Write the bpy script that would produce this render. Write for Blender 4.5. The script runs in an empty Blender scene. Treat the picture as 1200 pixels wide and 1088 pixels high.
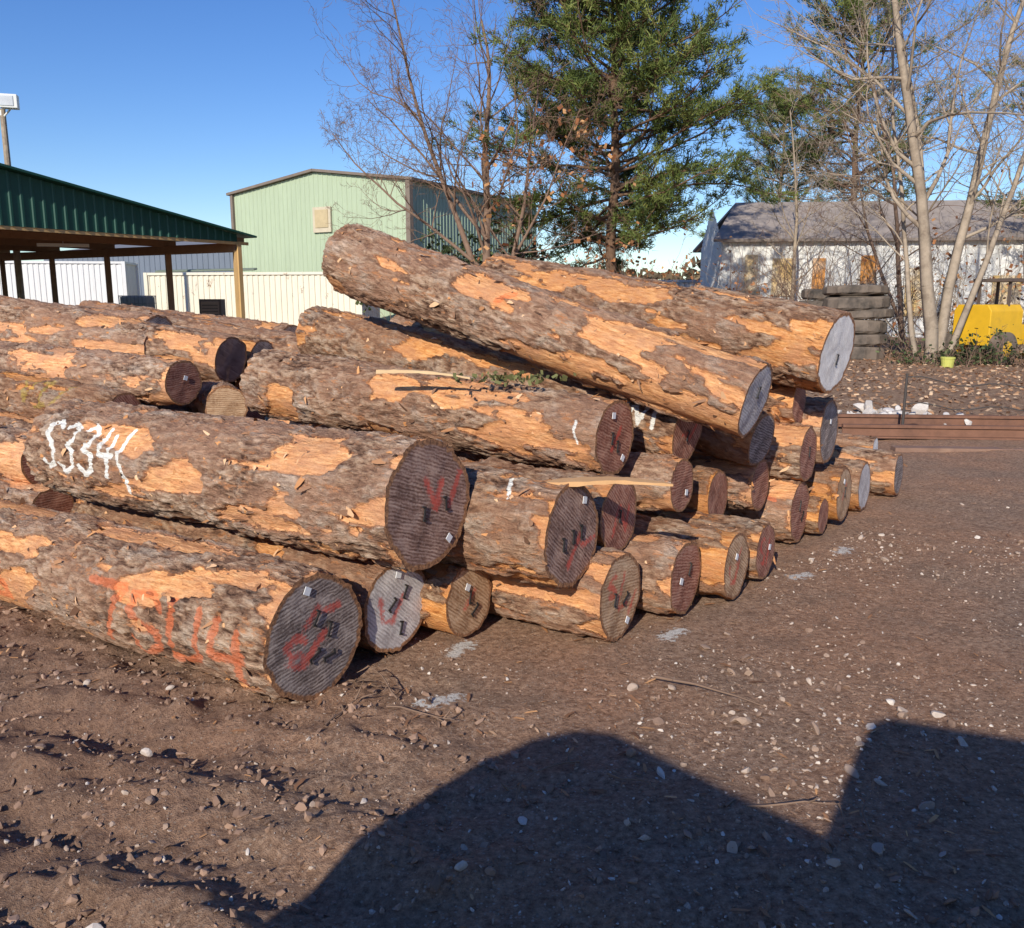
import bpy, math, random, time
import numpy as np
from mathutils import Vector, Matrix, Euler
T0=time.time()
random.seed(11); rng=np.random.default_rng(11)
scene=bpy.context.scene
COL=scene.collection

# ------------------------------------------------------------ noise
def _h(i,j,k,s):
    n=(i*374761393+j*668265263+k*2147483629+s*974634777)&0xFFFFFFFF
    n=((n^(n>>13))*1274126177)&0xFFFFFFFF
    n=((n^(n>>15))*1103515245)&0xFFFFFFFF
    n^=n>>16
    return n/4294967296.0
def vn(x,y,z,s=0):
    xi=np.floor(x).astype(np.int64); yi=np.floor(y).astype(np.int64); zi=np.floor(z).astype(np.int64)
    fx=x-xi; fy=y-yi; fz=z-zi
    fx=fx*fx*(3-2*fx); fy=fy*fy*(3-2*fy); fz=fz*fz*(3-2*fz)
    def L(a,b,t): return a+(b-a)*t
    return L(L(L(_h(xi,yi,zi,s),_h(xi+1,yi,zi,s),fx),L(_h(xi,yi+1,zi,s),_h(xi+1,yi+1,zi,s),fx),fy),
             L(L(_h(xi,yi,zi+1,s),_h(xi+1,yi,zi+1,s),fx),L(_h(xi,yi+1,zi+1,s),_h(xi+1,yi+1,zi+1,s),fx),fy),fz)
def fbm(x,y,z,o=3,s=0):
    t=0;a=0.5;n=0
    for q in range(o):
        t=t+a*vn(x*2**q+17.3*q,y*2**q+5.1*q,z*2**q+9.7*q,s+q); n+=a; a*=0.5
    return t/n
def sst(a,b,x):
    t=np.clip((x-a)/(b-a),0,1); return t*t*(3-2*t)

# ------------------------------------------------------------ mesh helpers
def mesh_np(name,V,quads=None,tris=None,mats=(),midx=None,smooth=True,attrs=None,parent=None,mw=None):
    me=bpy.data.meshes.new(name)
    V=np.asarray(V,dtype=np.float32)
    nq=0 if quads is None else len(quads); nt=0 if tris is None else len(tris)
    me.vertices.add(len(V)); me.vertices.foreach_set('co',V.ravel())
    li=[];ls=[]
    if nq: li.append(np.asarray(quads,dtype=np.int32).ravel()); ls.append(np.arange(nq)*4)
    if nt: li.append(np.asarray(tris,dtype=np.int32).ravel()); ls.append(nq*4+np.arange(nt)*3)
    li=np.concatenate(li).astype(np.int32); ls=np.concatenate(ls).astype(np.int32)
    me.loops.add(len(li)); me.loops.foreach_set('vertex_index',li)
    me.polygons.add(nq+nt); me.polygons.foreach_set('loop_start',ls)
    if midx is not None: me.polygons.foreach_set('material_index',np.asarray(midx,dtype=np.int32))
    me.update(calc_edges=True); me.validate()
    me.polygons.foreach_set('use_smooth',np.full(len(me.polygons),bool(smooth)) if np.isscalar(smooth) else smooth)
    for k,a in (attrs or {}).items():
        at=me.attributes.new(k,'FLOAT','POINT'); at.data.foreach_set('value',np.asarray(a,dtype=np.float32))
    for m in mats: me.materials.append(m)
    ob=bpy.data.objects.new(name,me); COL.objects.link(ob)
    if parent: ob.parent=parent
    if mw is not None: ob.matrix_world=mw
    return ob

class MB:
    def __init__(s): s.v=[]; s.f=[]; s.m=[]
    def add(s,vs,fs,mi=0):
        o=len(s.v); s.v+= [tuple(v) for v in vs]; s.f+=[tuple(i+o for i in f) for f in fs]; s.m+=[mi]*len(fs)
    def box(s,c,sz,mi=0,rz=0,M=None):
        hx,hy,hz=sz[0]/2,sz[1]/2,sz[2]/2
        R=M if M is not None else Matrix.Rotation(rz,3,'Z')
        vs=[Vector(c)+R@Vector((x*hx,y*hy,z*hz)) for x in(-1,1) for y in(-1,1) for z in(-1,1)]
        s.add(vs,[(0,1,3,2),(4,6,7,5),(0,4,5,1),(2,3,7,6),(0,2,6,4),(1,5,7,3)],mi)
    def beam(s,a,b,w,h,mi=0):
        a=Vector(a);b=Vector(b);d=(b-a); L=d.length; d.normalize()
        up=Vector((0,0,1)) if abs(d.z)<.95 else Vector((0,1,0))
        y=up.cross(d).normalized(); z=d.cross(y)
        M=Matrix((d,y,z)).transposed()
        s.box((a+b)/2,(L,w,h),mi,M=M)
    def cyl(s,a,b,r0,r1=None,n=12,mi=0,caps=True):
        r1=r0 if r1 is None else r1
        a=Vector(a);b=Vector(b);d=(b-a).normalized()
        up=Vector((0,0,1)) if abs(d.z)<.9 else Vector((0,1,0))
        y=up.cross(d).normalized(); z=d.cross(y)
        vs=[]
        for p,r in((a,r0),(b,r1)):
            for i in range(n):
                t=2*math.pi*i/n; vs.append(p+y*(r*math.cos(t))+z*(r*math.sin(t)))
        fs=[(i,(i+1)%n,n+(i+1)%n,n+i) for i in range(n)]
        if caps: fs+= [tuple(range(n-1,-1,-1)),tuple(range(n,2*n))]
        s.add(vs,fs,mi)
    def prism(s,prof,a,b,mi=0):
        a=Vector(a);b=Vector(b);d=(b-a).normalized(); u=Vector((0,0,1)).cross(d).normalized()
        n=len(prof); vs=[a+u*p[0]+Vector((0,0,p[1])) for p in prof]+[b+u*p[0]+Vector((0,0,p[1])) for p in prof]
        s.add(vs,[(i,(i+1)%n,n+(i+1)%n,n+i) for i in range(n)]+[tuple(range(n-1,-1,-1)),tuple(range(n,2*n))],mi)
    def corr(s,A,B,z0,zt,pitch=.3,depth=.03,mi=0,rib=.3):
        A=Vector((A[0],A[1],0));B=Vector((B[0],B[1],0));d=B-A;L=d.length;d.normalize(); o=Vector((d.y,-d.x,0))
        xs=[];x=0
        while x<L:
            for f,k in((0,0),(1-rib,0),(1-rib+.08,1),(1-.08,1)):
                if x+f*pitch<L: xs.append((x+f*pitch,k))
            x+=pitch
        xs.append((L,0))
        vs=[];fs=[]
        for i,(x,k) in enumerate(xs):
            p=A+d*x+o*(k*depth); zz=zt(x/L) if callable(zt) else zt
            vs+=[(p.x,p.y,z0),(p.x,p.y,zz)]
            if i: fs.append((2*i-2,2*i,2*i+1,2*i-1))
        s.add(vs,fs,mi)
    def obj(s,name,mats,parent=None,smooth=False,bevel=0):
        me=bpy.data.meshes.new(name); me.from_pydata(s.v,[],s.f); me.update()
        me.polygons.foreach_set('material_index',s.m)
        if smooth: me.polygons.foreach_set('use_smooth',[True]*len(s.f))
        for m in mats: me.materials.append(m)
        ob=bpy.data.objects.new(name,me); COL.objects.link(ob)
        if parent: ob.parent=parent
        if bevel:
            b=ob.modifiers.new('b','BEVEL'); b.width=bevel; b.segments=2; b.limit_method='ANGLE'
        return ob
def empty(name,loc=(0,0,0)):
    e=bpy.data.objects.new(name,None); COL.objects.link(e); e.location=loc; return e

# ------------------------------------------------------------ material helpers
class M_:
    def __init__(s,name,rough=.8,spec=.3):
        s.mat=bpy.data.materials.new(name); s.mat.use_nodes=True; s.nt=s.mat.node_tree
        s.b=s.nt.nodes['Principled BSDF']; s.b.inputs['Roughness'].default_value=rough
        s.b.inputs['Specular IOR Level'].default_value=spec
        s.tc=s.nt.nodes.new('ShaderNodeTexCoord')
    def n(s,t): return s.nt.nodes.new(t)
    def l(s,a,b): s.nt.links.new(a,b)
    def set(s,inp,v):
        if hasattr(v,'is_output'): s.l(v,inp)
        elif isinstance(v,(tuple,list)) and len(v)==3 and inp.type=='RGBA': inp.default_value=(*v,1)
        else: inp.default_value=v
    def obj(s,scale=(1,1,1),rot=(0,0,0),src=None):
        m=s.n('ShaderNodeMapping'); s.l(src or s.tc.outputs['Object'],m.inputs[0]); m.inputs['Scale'].default_value=scale; m.inputs['Rotation'].default_value=rot
        return m.outputs[0]
    def noise(s,vec,scale=5,det=4,rough=.55,dist=0):
        t=s.n('ShaderNodeTexNoise'); s.l(vec,t.inputs['Vector']); t.inputs['Scale'].default_value=scale; t.inputs['Detail'].default_value=det
        t.inputs['Roughness'].default_value=rough; t.inputs['Distortion'].default_value=dist; return t.outputs['Fac']
    def vor(s,vec,scale=5,feat='F1'):
        t=s.n('ShaderNodeTexVoronoi'); t.feature=feat; s.l(vec,t.inputs['Vector']); t.inputs['Scale'].default_value=scale
        return t.outputs
    def ramp(s,f,st,mode='LINEAR'):
        r=s.n('ShaderNodeValToRGB'); s.l(f,r.inputs[0]); r.color_ramp.interpolation=mode
        e=r.color_ramp.elements
        while len(e)<len(st): e.new(.5)
        for i,(p,c) in enumerate(st):
            e[i].position=p; e[i].color=(*c,1) if isinstance(c,tuple) else (c,c,c,1)
        return r.outputs[0]
    def math(s,op,a,b=None,c=None,clamp=False):
        m=s.n('ShaderNodeMath'); m.operation=op; m.use_clamp=clamp
        for i,v in enumerate((a,b,c)):
            if v is not None: s.set(m.inputs[i],v)
        return m.outputs[0]
    def mix(s,f,a,b,mode='MIX'):
        m=s.n('ShaderNodeMix'); m.data_type='RGBA'; m.blend_type=mode
        s.set(m.inputs[0],f); s.set(m.inputs[6],a); s.set(m.inputs[7],b); return m.outputs[2]
    def attr(s,name):
        a=s.n('ShaderNodeAttribute'); a.attribute_name=name; return a.outputs['Fac']
    def bump(s,h,dist=.01,st=1,nrm=None):
        b=s.n('ShaderNodeBump'); s.l(h,b.inputs['Height']); b.inputs['Distance'].default_value=dist; b.inputs['Strength'].default_value=st
        if nrm: s.l(nrm,b.inputs['Normal'])
        return b.outputs[0]
    def out(s,c=None,nrm=None,rough=None):
        if c is not None: s.set(s.b.inputs['Base Color'],c)
        if nrm is not None: s.l(nrm,s.b.inputs['Normal'])
        if rough is not None: s.set(s.b.inputs['Roughness'],rough)
        return s.mat
def simple(name,col,var=.25,scale=3,rough=.7,spec=.3,metal=0,stretch=(1,1,1),dirt=None,dirtamt=.35):
    m=M_(name,rough,spec); v=m.obj(stretch); f=m.noise(v,scale,4,.65)
    c=m.mix(f,tuple(x*(1-var) for x in col),tuple(min(1,x*(1+var)) for x in col))
    if dirt:
        g=m.noise(v,scale*.37,4,.7); g=m.ramp(g,[(1-dirtamt-.15,0.0),(1-dirtamt+.1,1.0)]); c=m.mix(g,c,dirt)
    m.b.inputs['Metallic'].default_value=metal
    return m.out(c)

# ---- bark
def bark_mat():
    m=M_('bark',.92,.12)
    inf=m.n('ShaderNodeObjectInfo'); rnd=inf.outputs['Random']
    off=m.n('ShaderNodeVectorMath'); off.operation='ADD'; m.l(m.tc.outputs['Object'],off.inputs[0])
    cx=m.n('ShaderNodeCombineXYZ'); mul=m.math('MULTIPLY',rnd,37.0); m.l(mul,cx.inputs[0]); m.l(mul,cx.inputs[1]); m.l(cx.outputs[0],off.inputs[1])
    src=off.outputs[0]
    v1=m.obj((.34,1,1),src=src); v2=m.obj((.6,1,1),src=src)
    f1=m.noise(v1,54,5,.73,.5)
    mid=m.noise(v2,6.5,4,.68,.3); big=m.noise(v2,2.3,2,.6)
    fine=m.noise(v2,150,2,.7)
    hg=m.attr('hgt')
    fh=m.math('ADD',m.math('MULTIPLY',f1,.78),m.math('MULTIPLY',hg,.24))
    col=m.ramp(fh,[(.33,(.062,.031,.021)),(.46,(.25,.14,.088)),(.59,(.47,.31,.205)),(.77,(.74,.58,.44))])
    mud=m.mix(fine,(.25,.115,.068),(.58,.34,.22))
    col=m.mix(m.ramp(big,[(.42,0.0),(.60,.65)]),col,mud)
    grey=m.mix(m.ramp(f1,[(.33,0.0),(.67,1.0)]),(.17,.125,.095),(.80,.68,.56))
    col=m.mix(m.ramp(mid,[(.52,0.0),(.66,.5)]),col,grey)
    pe=m.math('ADD',m.attr('peel'),m.math('MULTIPLY',m.math('SUBTRACT',f1,.5),1.8))
    fib=m.noise(m.obj((.16,1,1),src=src),62,4,.78)
    pc=m.ramp(fib,[(.30,(.27,.085,.03)),(.44,(.60,.255,.09)),(.58,(.82,.43,.18)),(.8,(.86,.60,.36))])
    pc=m.mix(m.ramp(mid,[(.40,.1),(.60,.75)]),pc,m.mix(fine,(.34,.14,.07),(.66,.35,.19)))
    pm=m.ramp(pe,[(.50,0.0),(.58,1.0)])
    col=m.mix(pm,col,pc)
    edge=m.ramp(pe,[(.20,0.0),(.46,.65),(.54,0.0)]); col=m.mix(edge,col,(.44,.145,.05))
    fl=m.noise(v1,19,4,.75); col=m.mix(m.ramp(fl,[(.57,0.0),(.66,.65)]),col,(.60,.25,.10))
    for a,c,lo,mx in(('porange',(.80,.17,.05),.48,.60),('pwhite',(.90,.88,.82),.30,.97),('pyellow',(.58,.47,.09),.7,.4)):
        k=m.math('ADD',m.attr(a),m.math('MULTIPLY',m.math('SUBTRACT',f1,.5),1.4))
        k=m.math('MULTIPLY',m.ramp(k,[(lo,0.0),(lo+.24,mx)]),m.math('GREATER_THAN',m.attr(a),.02))
        col=m.mix(k,col,c)
    hs=m.n('ShaderNodeHueSaturation'); m.l(col,hs.inputs['Color']); m.set(hs.inputs['Value'],m.math('MULTIPLY_ADD',rnd,.30,.93)); m.set(hs.inputs['Saturation'],m.math('MULTIPLY_ADD',rnd,-.15,1.08))
    h=m.math('ADD',f1,m.math('MULTIPLY',fine,.22))
    h=m.math('MULTIPLY',h,m.math('SUBTRACT',1.0,m.math('MULTIPLY',pm,.5)))
    return m.out(hs.outputs[0],m.bump(h,.036,1))
BARK=bark_mat()
def end_mat(name,dark,mid,light,kang,kscale=20,bd=.0017):
    m=M_(name,.75,.25)
    inf=m.n('ShaderNodeObjectInfo'); rnd=inf.outputs['Random']
    o=m.tc.outputs['Object']
    mp=m.n('ShaderNodeMapping'); m.l(o,mp.inputs[0])
    ro=m.n('ShaderNodeCombineXYZ'); m.l(m.math('MULTIPLY_ADD',rnd,1.2,kang),ro.inputs[0]); m.l(ro.outputs[0],mp.inputs['Rotation'])
    w=m.n('ShaderNodeTexWave'); w.wave_type='BANDS'; w.bands_direction='Y'; m.l(mp.outputs[0],w.inputs['Vector']); w.inputs['Scale'].default_value=kscale
    w.inputs['Distortion'].default_value=6; w.inputs['Detail'].default_value=3; w.inputs['Detail Scale'].default_value=.8; w.inputs['Detail Roughness'].default_value=.6
    w2=m.noise(m.obj((1,60,4),src=mp.outputs[0]),1.6,4,.7)
    g0=m.obj()
    big=m.noise(g0,9,4,.7); sm=m.noise(g0,60,3,.7)
    kerf=m.math('MULTIPLY_ADD',w.outputs['Fac'],.22,m.math('MULTIPLY',w2,.78))
    rr=m.attr('rad')
    rings=m.math('SINE',m.math('MULTIPLY_ADD',rr,95.0,m.math('MULTIPLY',big,7.0)))
    col=m.ramp(kerf,[(.30,dark),(.47,mid),(.72,light)])
    col=m.mix(m.math('MULTIPLY_ADD',rings,.10,.10),col,tuple(x*.5 for x in mid))
    col=m.mix(m.ramp(big,[(.48,0.0),(.68,.6)]),col,dark)
    col=m.mix(m.ramp(big,[(.30,.6),(.46,0.0)]),col,light)
    col=m.mix(m.ramp(sm,[(.52,0.0),(.72,.5)]),col,light)
    sp=m.n('ShaderNodeSeparateXYZ'); m.l(o,sp.inputs[0]); an=m.math('ARCTAN2',sp.outputs[2],sp.outputs[1])
    cv=m.n('ShaderNodeCombineXYZ'); m.l(m.math('MULTIPLY',an,5.0),cv.inputs[0]); m.l(m.math('MULTIPLY',rr,.9),cv.inputs[1]); m.l(m.math('MULTIPLY',rnd,50.0),cv.inputs[2])
    ck=m.noise(cv.outputs[0],1.6,3,.6); ck=m.math('ABSOLUTE',m.math('SUBTRACT',ck,.5)); ckm=m.math('MULTIPLY',m.ramp(ck,[(.0,.9),(.012,0.0)]),m.ramp(rr,[(.12,1.0),(.7,.0)]))
    col=m.mix(ckm,col,tuple(x*.3 for x in dark))
    k=m.math('ADD',m.attr('pred'),m.math('MULTIPLY',m.math('SUBTRACT',m.math('ADD',m.math('MULTIPLY',sm,.6),m.math('MULTIPLY',big,.4)),.5),3.2))
    k=m.math('MULTIPLY',m.ramp(k,[(.50,0.0),(.95,.72)]),m.math('GREATER_THAN',m.attr('pred'),.02))
    col=m.mix(k,col,(.58,.085,.06))
    rn=m.math('ADD',rr,m.math('MULTIPLY',m.math('SUBTRACT',m.noise(g0,22,3,.6),.5),.10))
    col=m.mix(m.ramp(rn,[(.90,0.0),(.93,1.0)]),col,m.ramp(sm,[(.35,(.11,.055,.035)),(.7,(.50,.25,.12))]))
    h=m.math('ADD',kerf,m.math('MULTIPLY',sm,.5))
    return m.out(col,m.bump(h,bd,1))
E_DARK=end_mat('end_dark',(.065,.043,.038),(.22,.165,.145),(.54,.45,.40),.9)
E_BRN=end_mat('end_brown',(.085,.040,.030),(.26,.145,.11),(.52,.36,.29),.3)
E_RED=end_mat('end_red',(.12,.036,.025),(.32,.125,.082),(.54,.31,.22),.5)
E_TAN=end_mat('end_tan',(.20,.10,.05),(.48,.285,.16),(.70,.50,.33),.7)
E_GREY=end_mat('end_grey',(.28,.24,.235),(.54,.49,.47),(.74,.69,.67),.4)
E_PALE=end_mat('end_pale',(.54,.50,.48),(.78,.74,.71),(.87,.84,.82),.3)
ENDS=dict(d=E_DARK,b=E_BRN,r=E_RED,t=E_TAN,g=E_GREY,p=E_PALE)
IRON=simple('staple_iron',(.02,.02,.022),.3,20,.5,.5)
TAG=simple('paper_tag',(.75,.76,.78),.1,30,.5)
def tintmat(name,st,rough=.85):
    m=M_(name,rough,.2); c=m.ramp(m.attr('tint'),st); return m.out(c)
CHIP=tintmat('loose_bark_flakes',[(0,(.12,.06,.035)),(.4,(.32,.18,.11)),(.7,(.60,.27,.10)),(1,(.76,.50,.30))])

GLY={'S':[(1,.88,.6,1,.15,.92,.05,.68,.5,.52,.92,.36,.85,.1,.4,0,0,.12)],
'3':[(.05,.9,.5,1,.95,.85,.85,.6,.4,.52),(.4,.52,.95,.42,.9,.1,.45,0,0,.12)],
'4':[(.2,1,.05,.42,1,.45),(.78,.85,.7,0)],
'7':[(0,.95,1,1,.4,0)],'U':[(.05,1,.1,.15,.5,0,.9,.2,.95,1)],'I':[(.15,1,.85,1),(.5,1,.5,0),(.1,0,.9,0)],'W':[(0,1,.2,0,.5,.7,.8,0,1,1)],
'-':[(0,.5,1,.5)],'L':[(.1,1,.1,0,.9,0)],'/':[(0,0,1,1)],'V':[(0,1,.5,0,1,1)]}
def strokes(txt,x0,y0,w,h,gap,dirx=1,jit=.02):
    out=[];r=random.Random(len(txt)*7+int(x0*100))
    for ch in txt:
        for pl in GLY.get(ch,[]):
            pts=[(x0+dirx*(pl[i]*w)+r.uniform(-jit,jit)*w,y0+pl[i+1]*h+r.uniform(-jit,jit)*h) for i in range(0,len(pl),2)]
            out.append(pts)
        x0+=dirx*(w+gap)
    return out
def paint(X,Y,strk,wd):
    d=np.full(X.shape,9.0)
    for pts in strk:
        for (ax,ay),(bx,by) in zip(pts[:-1],pts[1:]):
            dx,dy=bx-ax,by-ay; L2=dx*dx+dy*dy+1e-9
            t=np.clip(((X-ax)*dx+(Y-ay)*dy)/L2,0,1)
            d=np.minimum(d,np.hypot(X-ax-t*dx,Y-ay-t*dy))
    return np.clip(1.15-d/wd*.65,0,1)*(d<wd*2)

def log(N,F=None,r0=.2,r1=None,end='d',L=3.4,res=.016,peel=.5,texts=(),red=(),staples=(),tags=(),seed=None,ax=(-.82,.57,0),chips=None):
    N=Vector(N); F=(N+Vector(ax).normalized()*L) if F is None else Vector(F)
    r1=r1 or r0*1.03
    L=(F-N).length; X=(F-N).normalized(); Y=Vector((0,0,1)).cross(X).normalized(); Z=X.cross(Y)
    seed=seed or random.randint(1,9999); sx=seed*1.37
    nu=max(20,int(L/res)); nv=max(40,int(2*math.pi*r0/res))
    x=np.linspace(0,L,nu)[:,None]*np.ones((1,nv)); th=(np.arange(nv)/nv*2*np.pi)[None,:]*np.ones((nu,1))
    t=x/L
    r=r0+(r1-r0)*t
    cy,cz=np.cos(th),np.sin(th); py,pz=cy*r,cz*r
    lump=fbm(x*1.7+sx,py*3.4,pz*3.4,3,1)-.5
    wx=(fbm(x*6+sx,py*12,pz*12,2,71)-.5)*.06
    rg=np.abs(fbm(x*7+sx,(py+wx)*34,(pz-wx)*34,3,4)-.5)*2
    plate=sst(.02,.30,rg)
    fine=fbm(x*22+sx,py*50,pz*50,2,9)-.5
    pn=fbm(x*2.2+sx,py*7,pz*7,5,21)
    thr=.645-.135*peel
    pv=sst(thr,thr+.05,pn)
    ed=fbm(x*5+sx,py*11,pz*11,3,33)
    pv=np.maximum(pv,sst(.50,.58,ed-x*1.1)*min(1,peel*1.6))
    kn=vn(x*2.6+sx,py*6,pz*6,55); kn=sst(.82,.98,kn)
    flk=sst(.50,.58,fbm(x*8+sx,py*17,pz*17,3,61))
    endf=.55+.45*sst(0,.06,x)
    rr=r*(1+.10*lump)+((.009*plate+.013*fine+.009*flk)*(1-.75*pv)-.014*pv)*endf+.020*kn
    bx=np.sin(t*math.pi*1.2+seed)*.03*r0/.25-np.sin(seed)*.03*r0/.25
    V=np.stack([x,cy*rr+bx*0.7,cz*rr+bx*.5],-1).reshape(-1,3)
    ii=np.arange(nu-1)[:,None]*nv; jj=np.arange(nv)[None,:]; j2=(jj+1)%nv
    Q=np.stack([ii+jj,ii+nv+jj,ii+nv+j2,ii+j2],-1).reshape(-1,4)
    n0=len(V); A={k:np.zeros(n0) for k in('peel','pwhite','porange','pyellow','pred','rad','hgt')}
    A['peel']=pv.ravel(); A['rad'][:]=1; A['hgt']=np.clip(plate*.7+fine*.8+flk*.3,0,1).ravel()
    arc=(np.where(th>np.pi,th-2*np.pi,th))*r
    for (k,stk,wd) in texts: A[k]=np.maximum(A[k],paint(x,arc,stk,wd).ravel())
    mid=[np.zeros(len(Q),int)]
    Vs=[V];Qs=[Q];Ts=[];off=n0; tm=[]
    for side in(0,1):
        ring=V.reshape(nu,nv,3)[0 if side==0 else -1]
        c=ring.mean(0); nr=max(6,int(r0/res)) if side==0 else 8
        fr=np.linspace(1,0.04,nr)[:,None,None]
        C=c+(ring-c)*fr
        C[...,0]+= ((fbm(C[...,1]*12+sx,C[...,2]*12,C[...,0]*0,3,5)-.5)*.010)*(1-fr[...,0]**6)
        C=C.reshape(-1,3)
        i2=np.arange(nr-1)[:,None]*nv
        q=np.stack([i2+jj,i2+j2,i2+nv+j2,i2+nv+jj],-1).reshape(-1,4)+off
        if side==1: q=q[:,::-1]
        Vs.append(C);Qs.append(q);mid.append(np.full(len(q),1))
        cen=len(C)+off; Vs.append(c[None]); b=off+(nr-1)*nv
        tri=np.stack([b+jj[0],b+j2[0],np.full(nv,cen)],-1)
        if side==1: tri=tri[:,::-1]
        Ts.append(tri);tm.append(np.full(nv,1))
        nn=len(C)+1
        for k in A:
            ext=np.zeros(nn)
            if k=='rad': ext[:-1]=np.repeat(fr.ravel(),nv)
            if k=='pred' and side==0 and red:
                U=-(C[:,1]-c[1])/r0; W=(C[:,2]-c[2])/r0
                ext[:-1]=paint(U,W,red,.085)
            A[k]=np.concatenate([A[k],ext])
        off+=nn
    M=Matrix((X,Y,Z)).transposed().to_4x4(); M.translation=N
    ob=mesh_np('log',np.concatenate(Vs),np.concatenate(Qs),np.concatenate(Ts),(BARK,ENDS[end]),np.concatenate(mid+tm),True,A,mw=M)
    nc=int((chips if chips is not None else 300*(.016/res))*L/3.4*r0/.2*.9)
    if nc>10:
        r_=np.random.default_rng(seed); G=V.reshape(nu,nv,3)
        iu=r_.integers(1,nu-2,nc*3); iv=r_.integers(0,nv,nc*3)
        w_=pv[iu,iv]; near=(np.abs(w_-.5)<.48)|(r_.random(nc*3)<.22)
        iu=iu[near][:nc]; iv=iv[near][:nc]; nc=len(iu)
        p=G[iu,iv]; tt=th[iu,iv]; nrm=np.stack([tt*0,np.cos(tt),np.sin(tt)],-1); tan=np.stack([tt*0,-np.sin(tt),np.cos(tt)],-1)
        axd=np.array([1.,0,0])[None]*np.where(r_.random(nc)<.5,-1,1)[:,None]
        ln=(.012+.075*r_.random(nc)**3)[:,None]; wd=(.004+.012*r_.random(nc))[:,None]; lift=(r_.random(nc)**1.5*.50)[:,None]
        dr=axd*(.4+.7*r_.random((nc,1)))+tan*r_.normal(0,.55,(nc,1)); dr/=np.linalg.norm(dr,axis=1)[:,None]
        sd=np.cross(nrm,dr); b0=p-nrm*.003
        e1=b0+dr*ln*.55+nrm*ln*lift*.4; e2=b0+dr*ln+nrm*ln*lift
        VV=np.stack([b0-sd*wd,b0+sd*wd,e1+sd*wd*1.1+nrm*.004,e1-sd*wd*.9+nrm*.004,e2+sd*wd*.3,e2-sd*wd*.5],1).reshape(-1,3)
        k=(np.arange(nc)*6)[:,None]
        QQ=np.concatenate([k+np.array([[0,1,2,3]]),k+np.array([[3,2,4,5]])])
        mesh_np('bark_flakes',VV,QQ,mats=(CHIP,),smooth=False,attrs={'tint':np.repeat(r_.random(nc),6)},parent=ob).matrix_parent_inverse=Matrix.Identity(4)
    c0=V.reshape(nu,nv,3)[0].mean(0)
    if staples:
        mb=MB()
        for (u,w,a) in staples:
            R=Matrix.Rotation(a,3,'X'); h=.030
            for k in(-1,0,1):
                if k==0: mb.box(Vector((-.008,c0[1]-u*r0,c0[2]+w*r0)),(.006,.008,2*h),0,M=R)
                else: mb.box(Vector((-.008,c0[1]-u*r0,c0[2]+w*r0))+R@Vector((0,k*.007,k*h)),(.006,.024,.008),0,M=R)
        o=mb.obj('end_staple',(IRON,),parent=ob)
    if tags:
        mb=MB()
        for (u,w,a) in tags:
            mb.box(Vector((-.008,c0[1]-u*r0,c0[2]+w*r0)),(.003,.034,.034),0,M=Matrix.Rotation(a,3,'X'))
        o=mb.obj('end_tag',(TAG,),parent=ob)
    return ob

def redm(txt,x=-.5,y=-.2,w=.3,h=.45,g=.12): return strokes(txt,x,y,w,h,g,1,.16)
# ---- the stack (world positions, metres)
log((-.82,3.5,.26),(-4.34,5.83,.24),.272,.275,'d',res=.011,peel=1.0,seed=101,
    texts=[('porange',strokes('7SU4',1.15,-.16,.22,.28,.05,-1,.09),.024),('porange',strokes('/I3',2.75,-.16,.2,.28,.09,-1,.08),.03)],
    red=redm('S/',-.6,-.35,.35,.4,.1)+redm('/-',-.2,.2,.3,.3),staples=[(.02,.30,.6),(.28,.05,.4),(-.05,-.28,1.2),(.25,-.38,1.5)],tags=[(-.15,.78,.5)])
log((-.37,3.8,.755),(-2.68,5.42,.72),.288,.285,'b',res=.011,peel=.75,seed=205,
    texts=[('pwhite',strokes('S334',2.60,-.05,.125,.27,.045,-1,.03)+[[(1.87,.24),(1.91,.1),(1.86,-.02),(1.88,-.14)]],.013)],
    red=redm('V/',.0,-.15,.35,.5,.1),staples=[(-.12,-.12,0.2),(.4,-.05,.0)],tags=[(.45,-.62,.8)])
log((-.54,3.96,.225),(-3.23,6.04,.23),.212,.215,'g',res=.013,peel=.8,seed=33,red=redm('L/',-.5,-.3,.3,.5),staples=[(-.15,.1,.9),(.25,.3,.5),(.1,-.5,.3)],tags=[(.05,.75,.3)])
log((-.21,4.15,.19),None,.186,None,'t',res=.015,peel=.9,red=redm('/',-.2,-.2,.4,.4),staples=[(0,.1,.2),(.2,-.3,1)],tags=[(-.1,.4,.5)])
log((.28,3.97,.57),None,.245,None,'b',res=.013,peel=.8,seed=77,texts=[('pwhite',[[(.25,.2),(.3,.34)]],.009)],
    red=redm('/-',-.1,-.5,.4,.5),staples=[(-.35,-.1,.1),(0,-.02,.1),(.3,0.02,.1)],tags=[(.4,.62,.2)])
log((.53,4.14,.215),None,.215,None,'t',res=.015,peel=.8,red=redm('S/',-.5,.0,.3,.5)+redm('-/',0,-.5,.3,.4),staples=[(-.3,0,.3),(.2,-.1,1)],tags=[(.3,-.65,.6)])
log((.91,4.45,.208),None,.195,None,'r',res=.016,peel=.8,tags=[(-.35,.0,.4)],staples=[(.2,.2,.5)])
log((1.24,4.7,.2),None,.19,None,'t',res=.016,peel=.8,red=redm('L/',-.5,-.5,.3,.5)+redm('/',0,.1,.3,.4),tags=[(-.1,.3,.4)])
log((1.50,5.05,.18),None,.165,None,'r',red=redm('S/',-.5,-.5,.4,.9),tags=[(.3,.1,.2)])
log((1.97,5.89,.22),None,.212,None,'r',peel=.9,texts=[('porange',[[(.12,.1),(.4,.2)]],.02)],staples=[(-.1,.2,.4),(.2,-.2,.9)])
log((2.20,6.08,.14),None,.13,None,'r')
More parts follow.
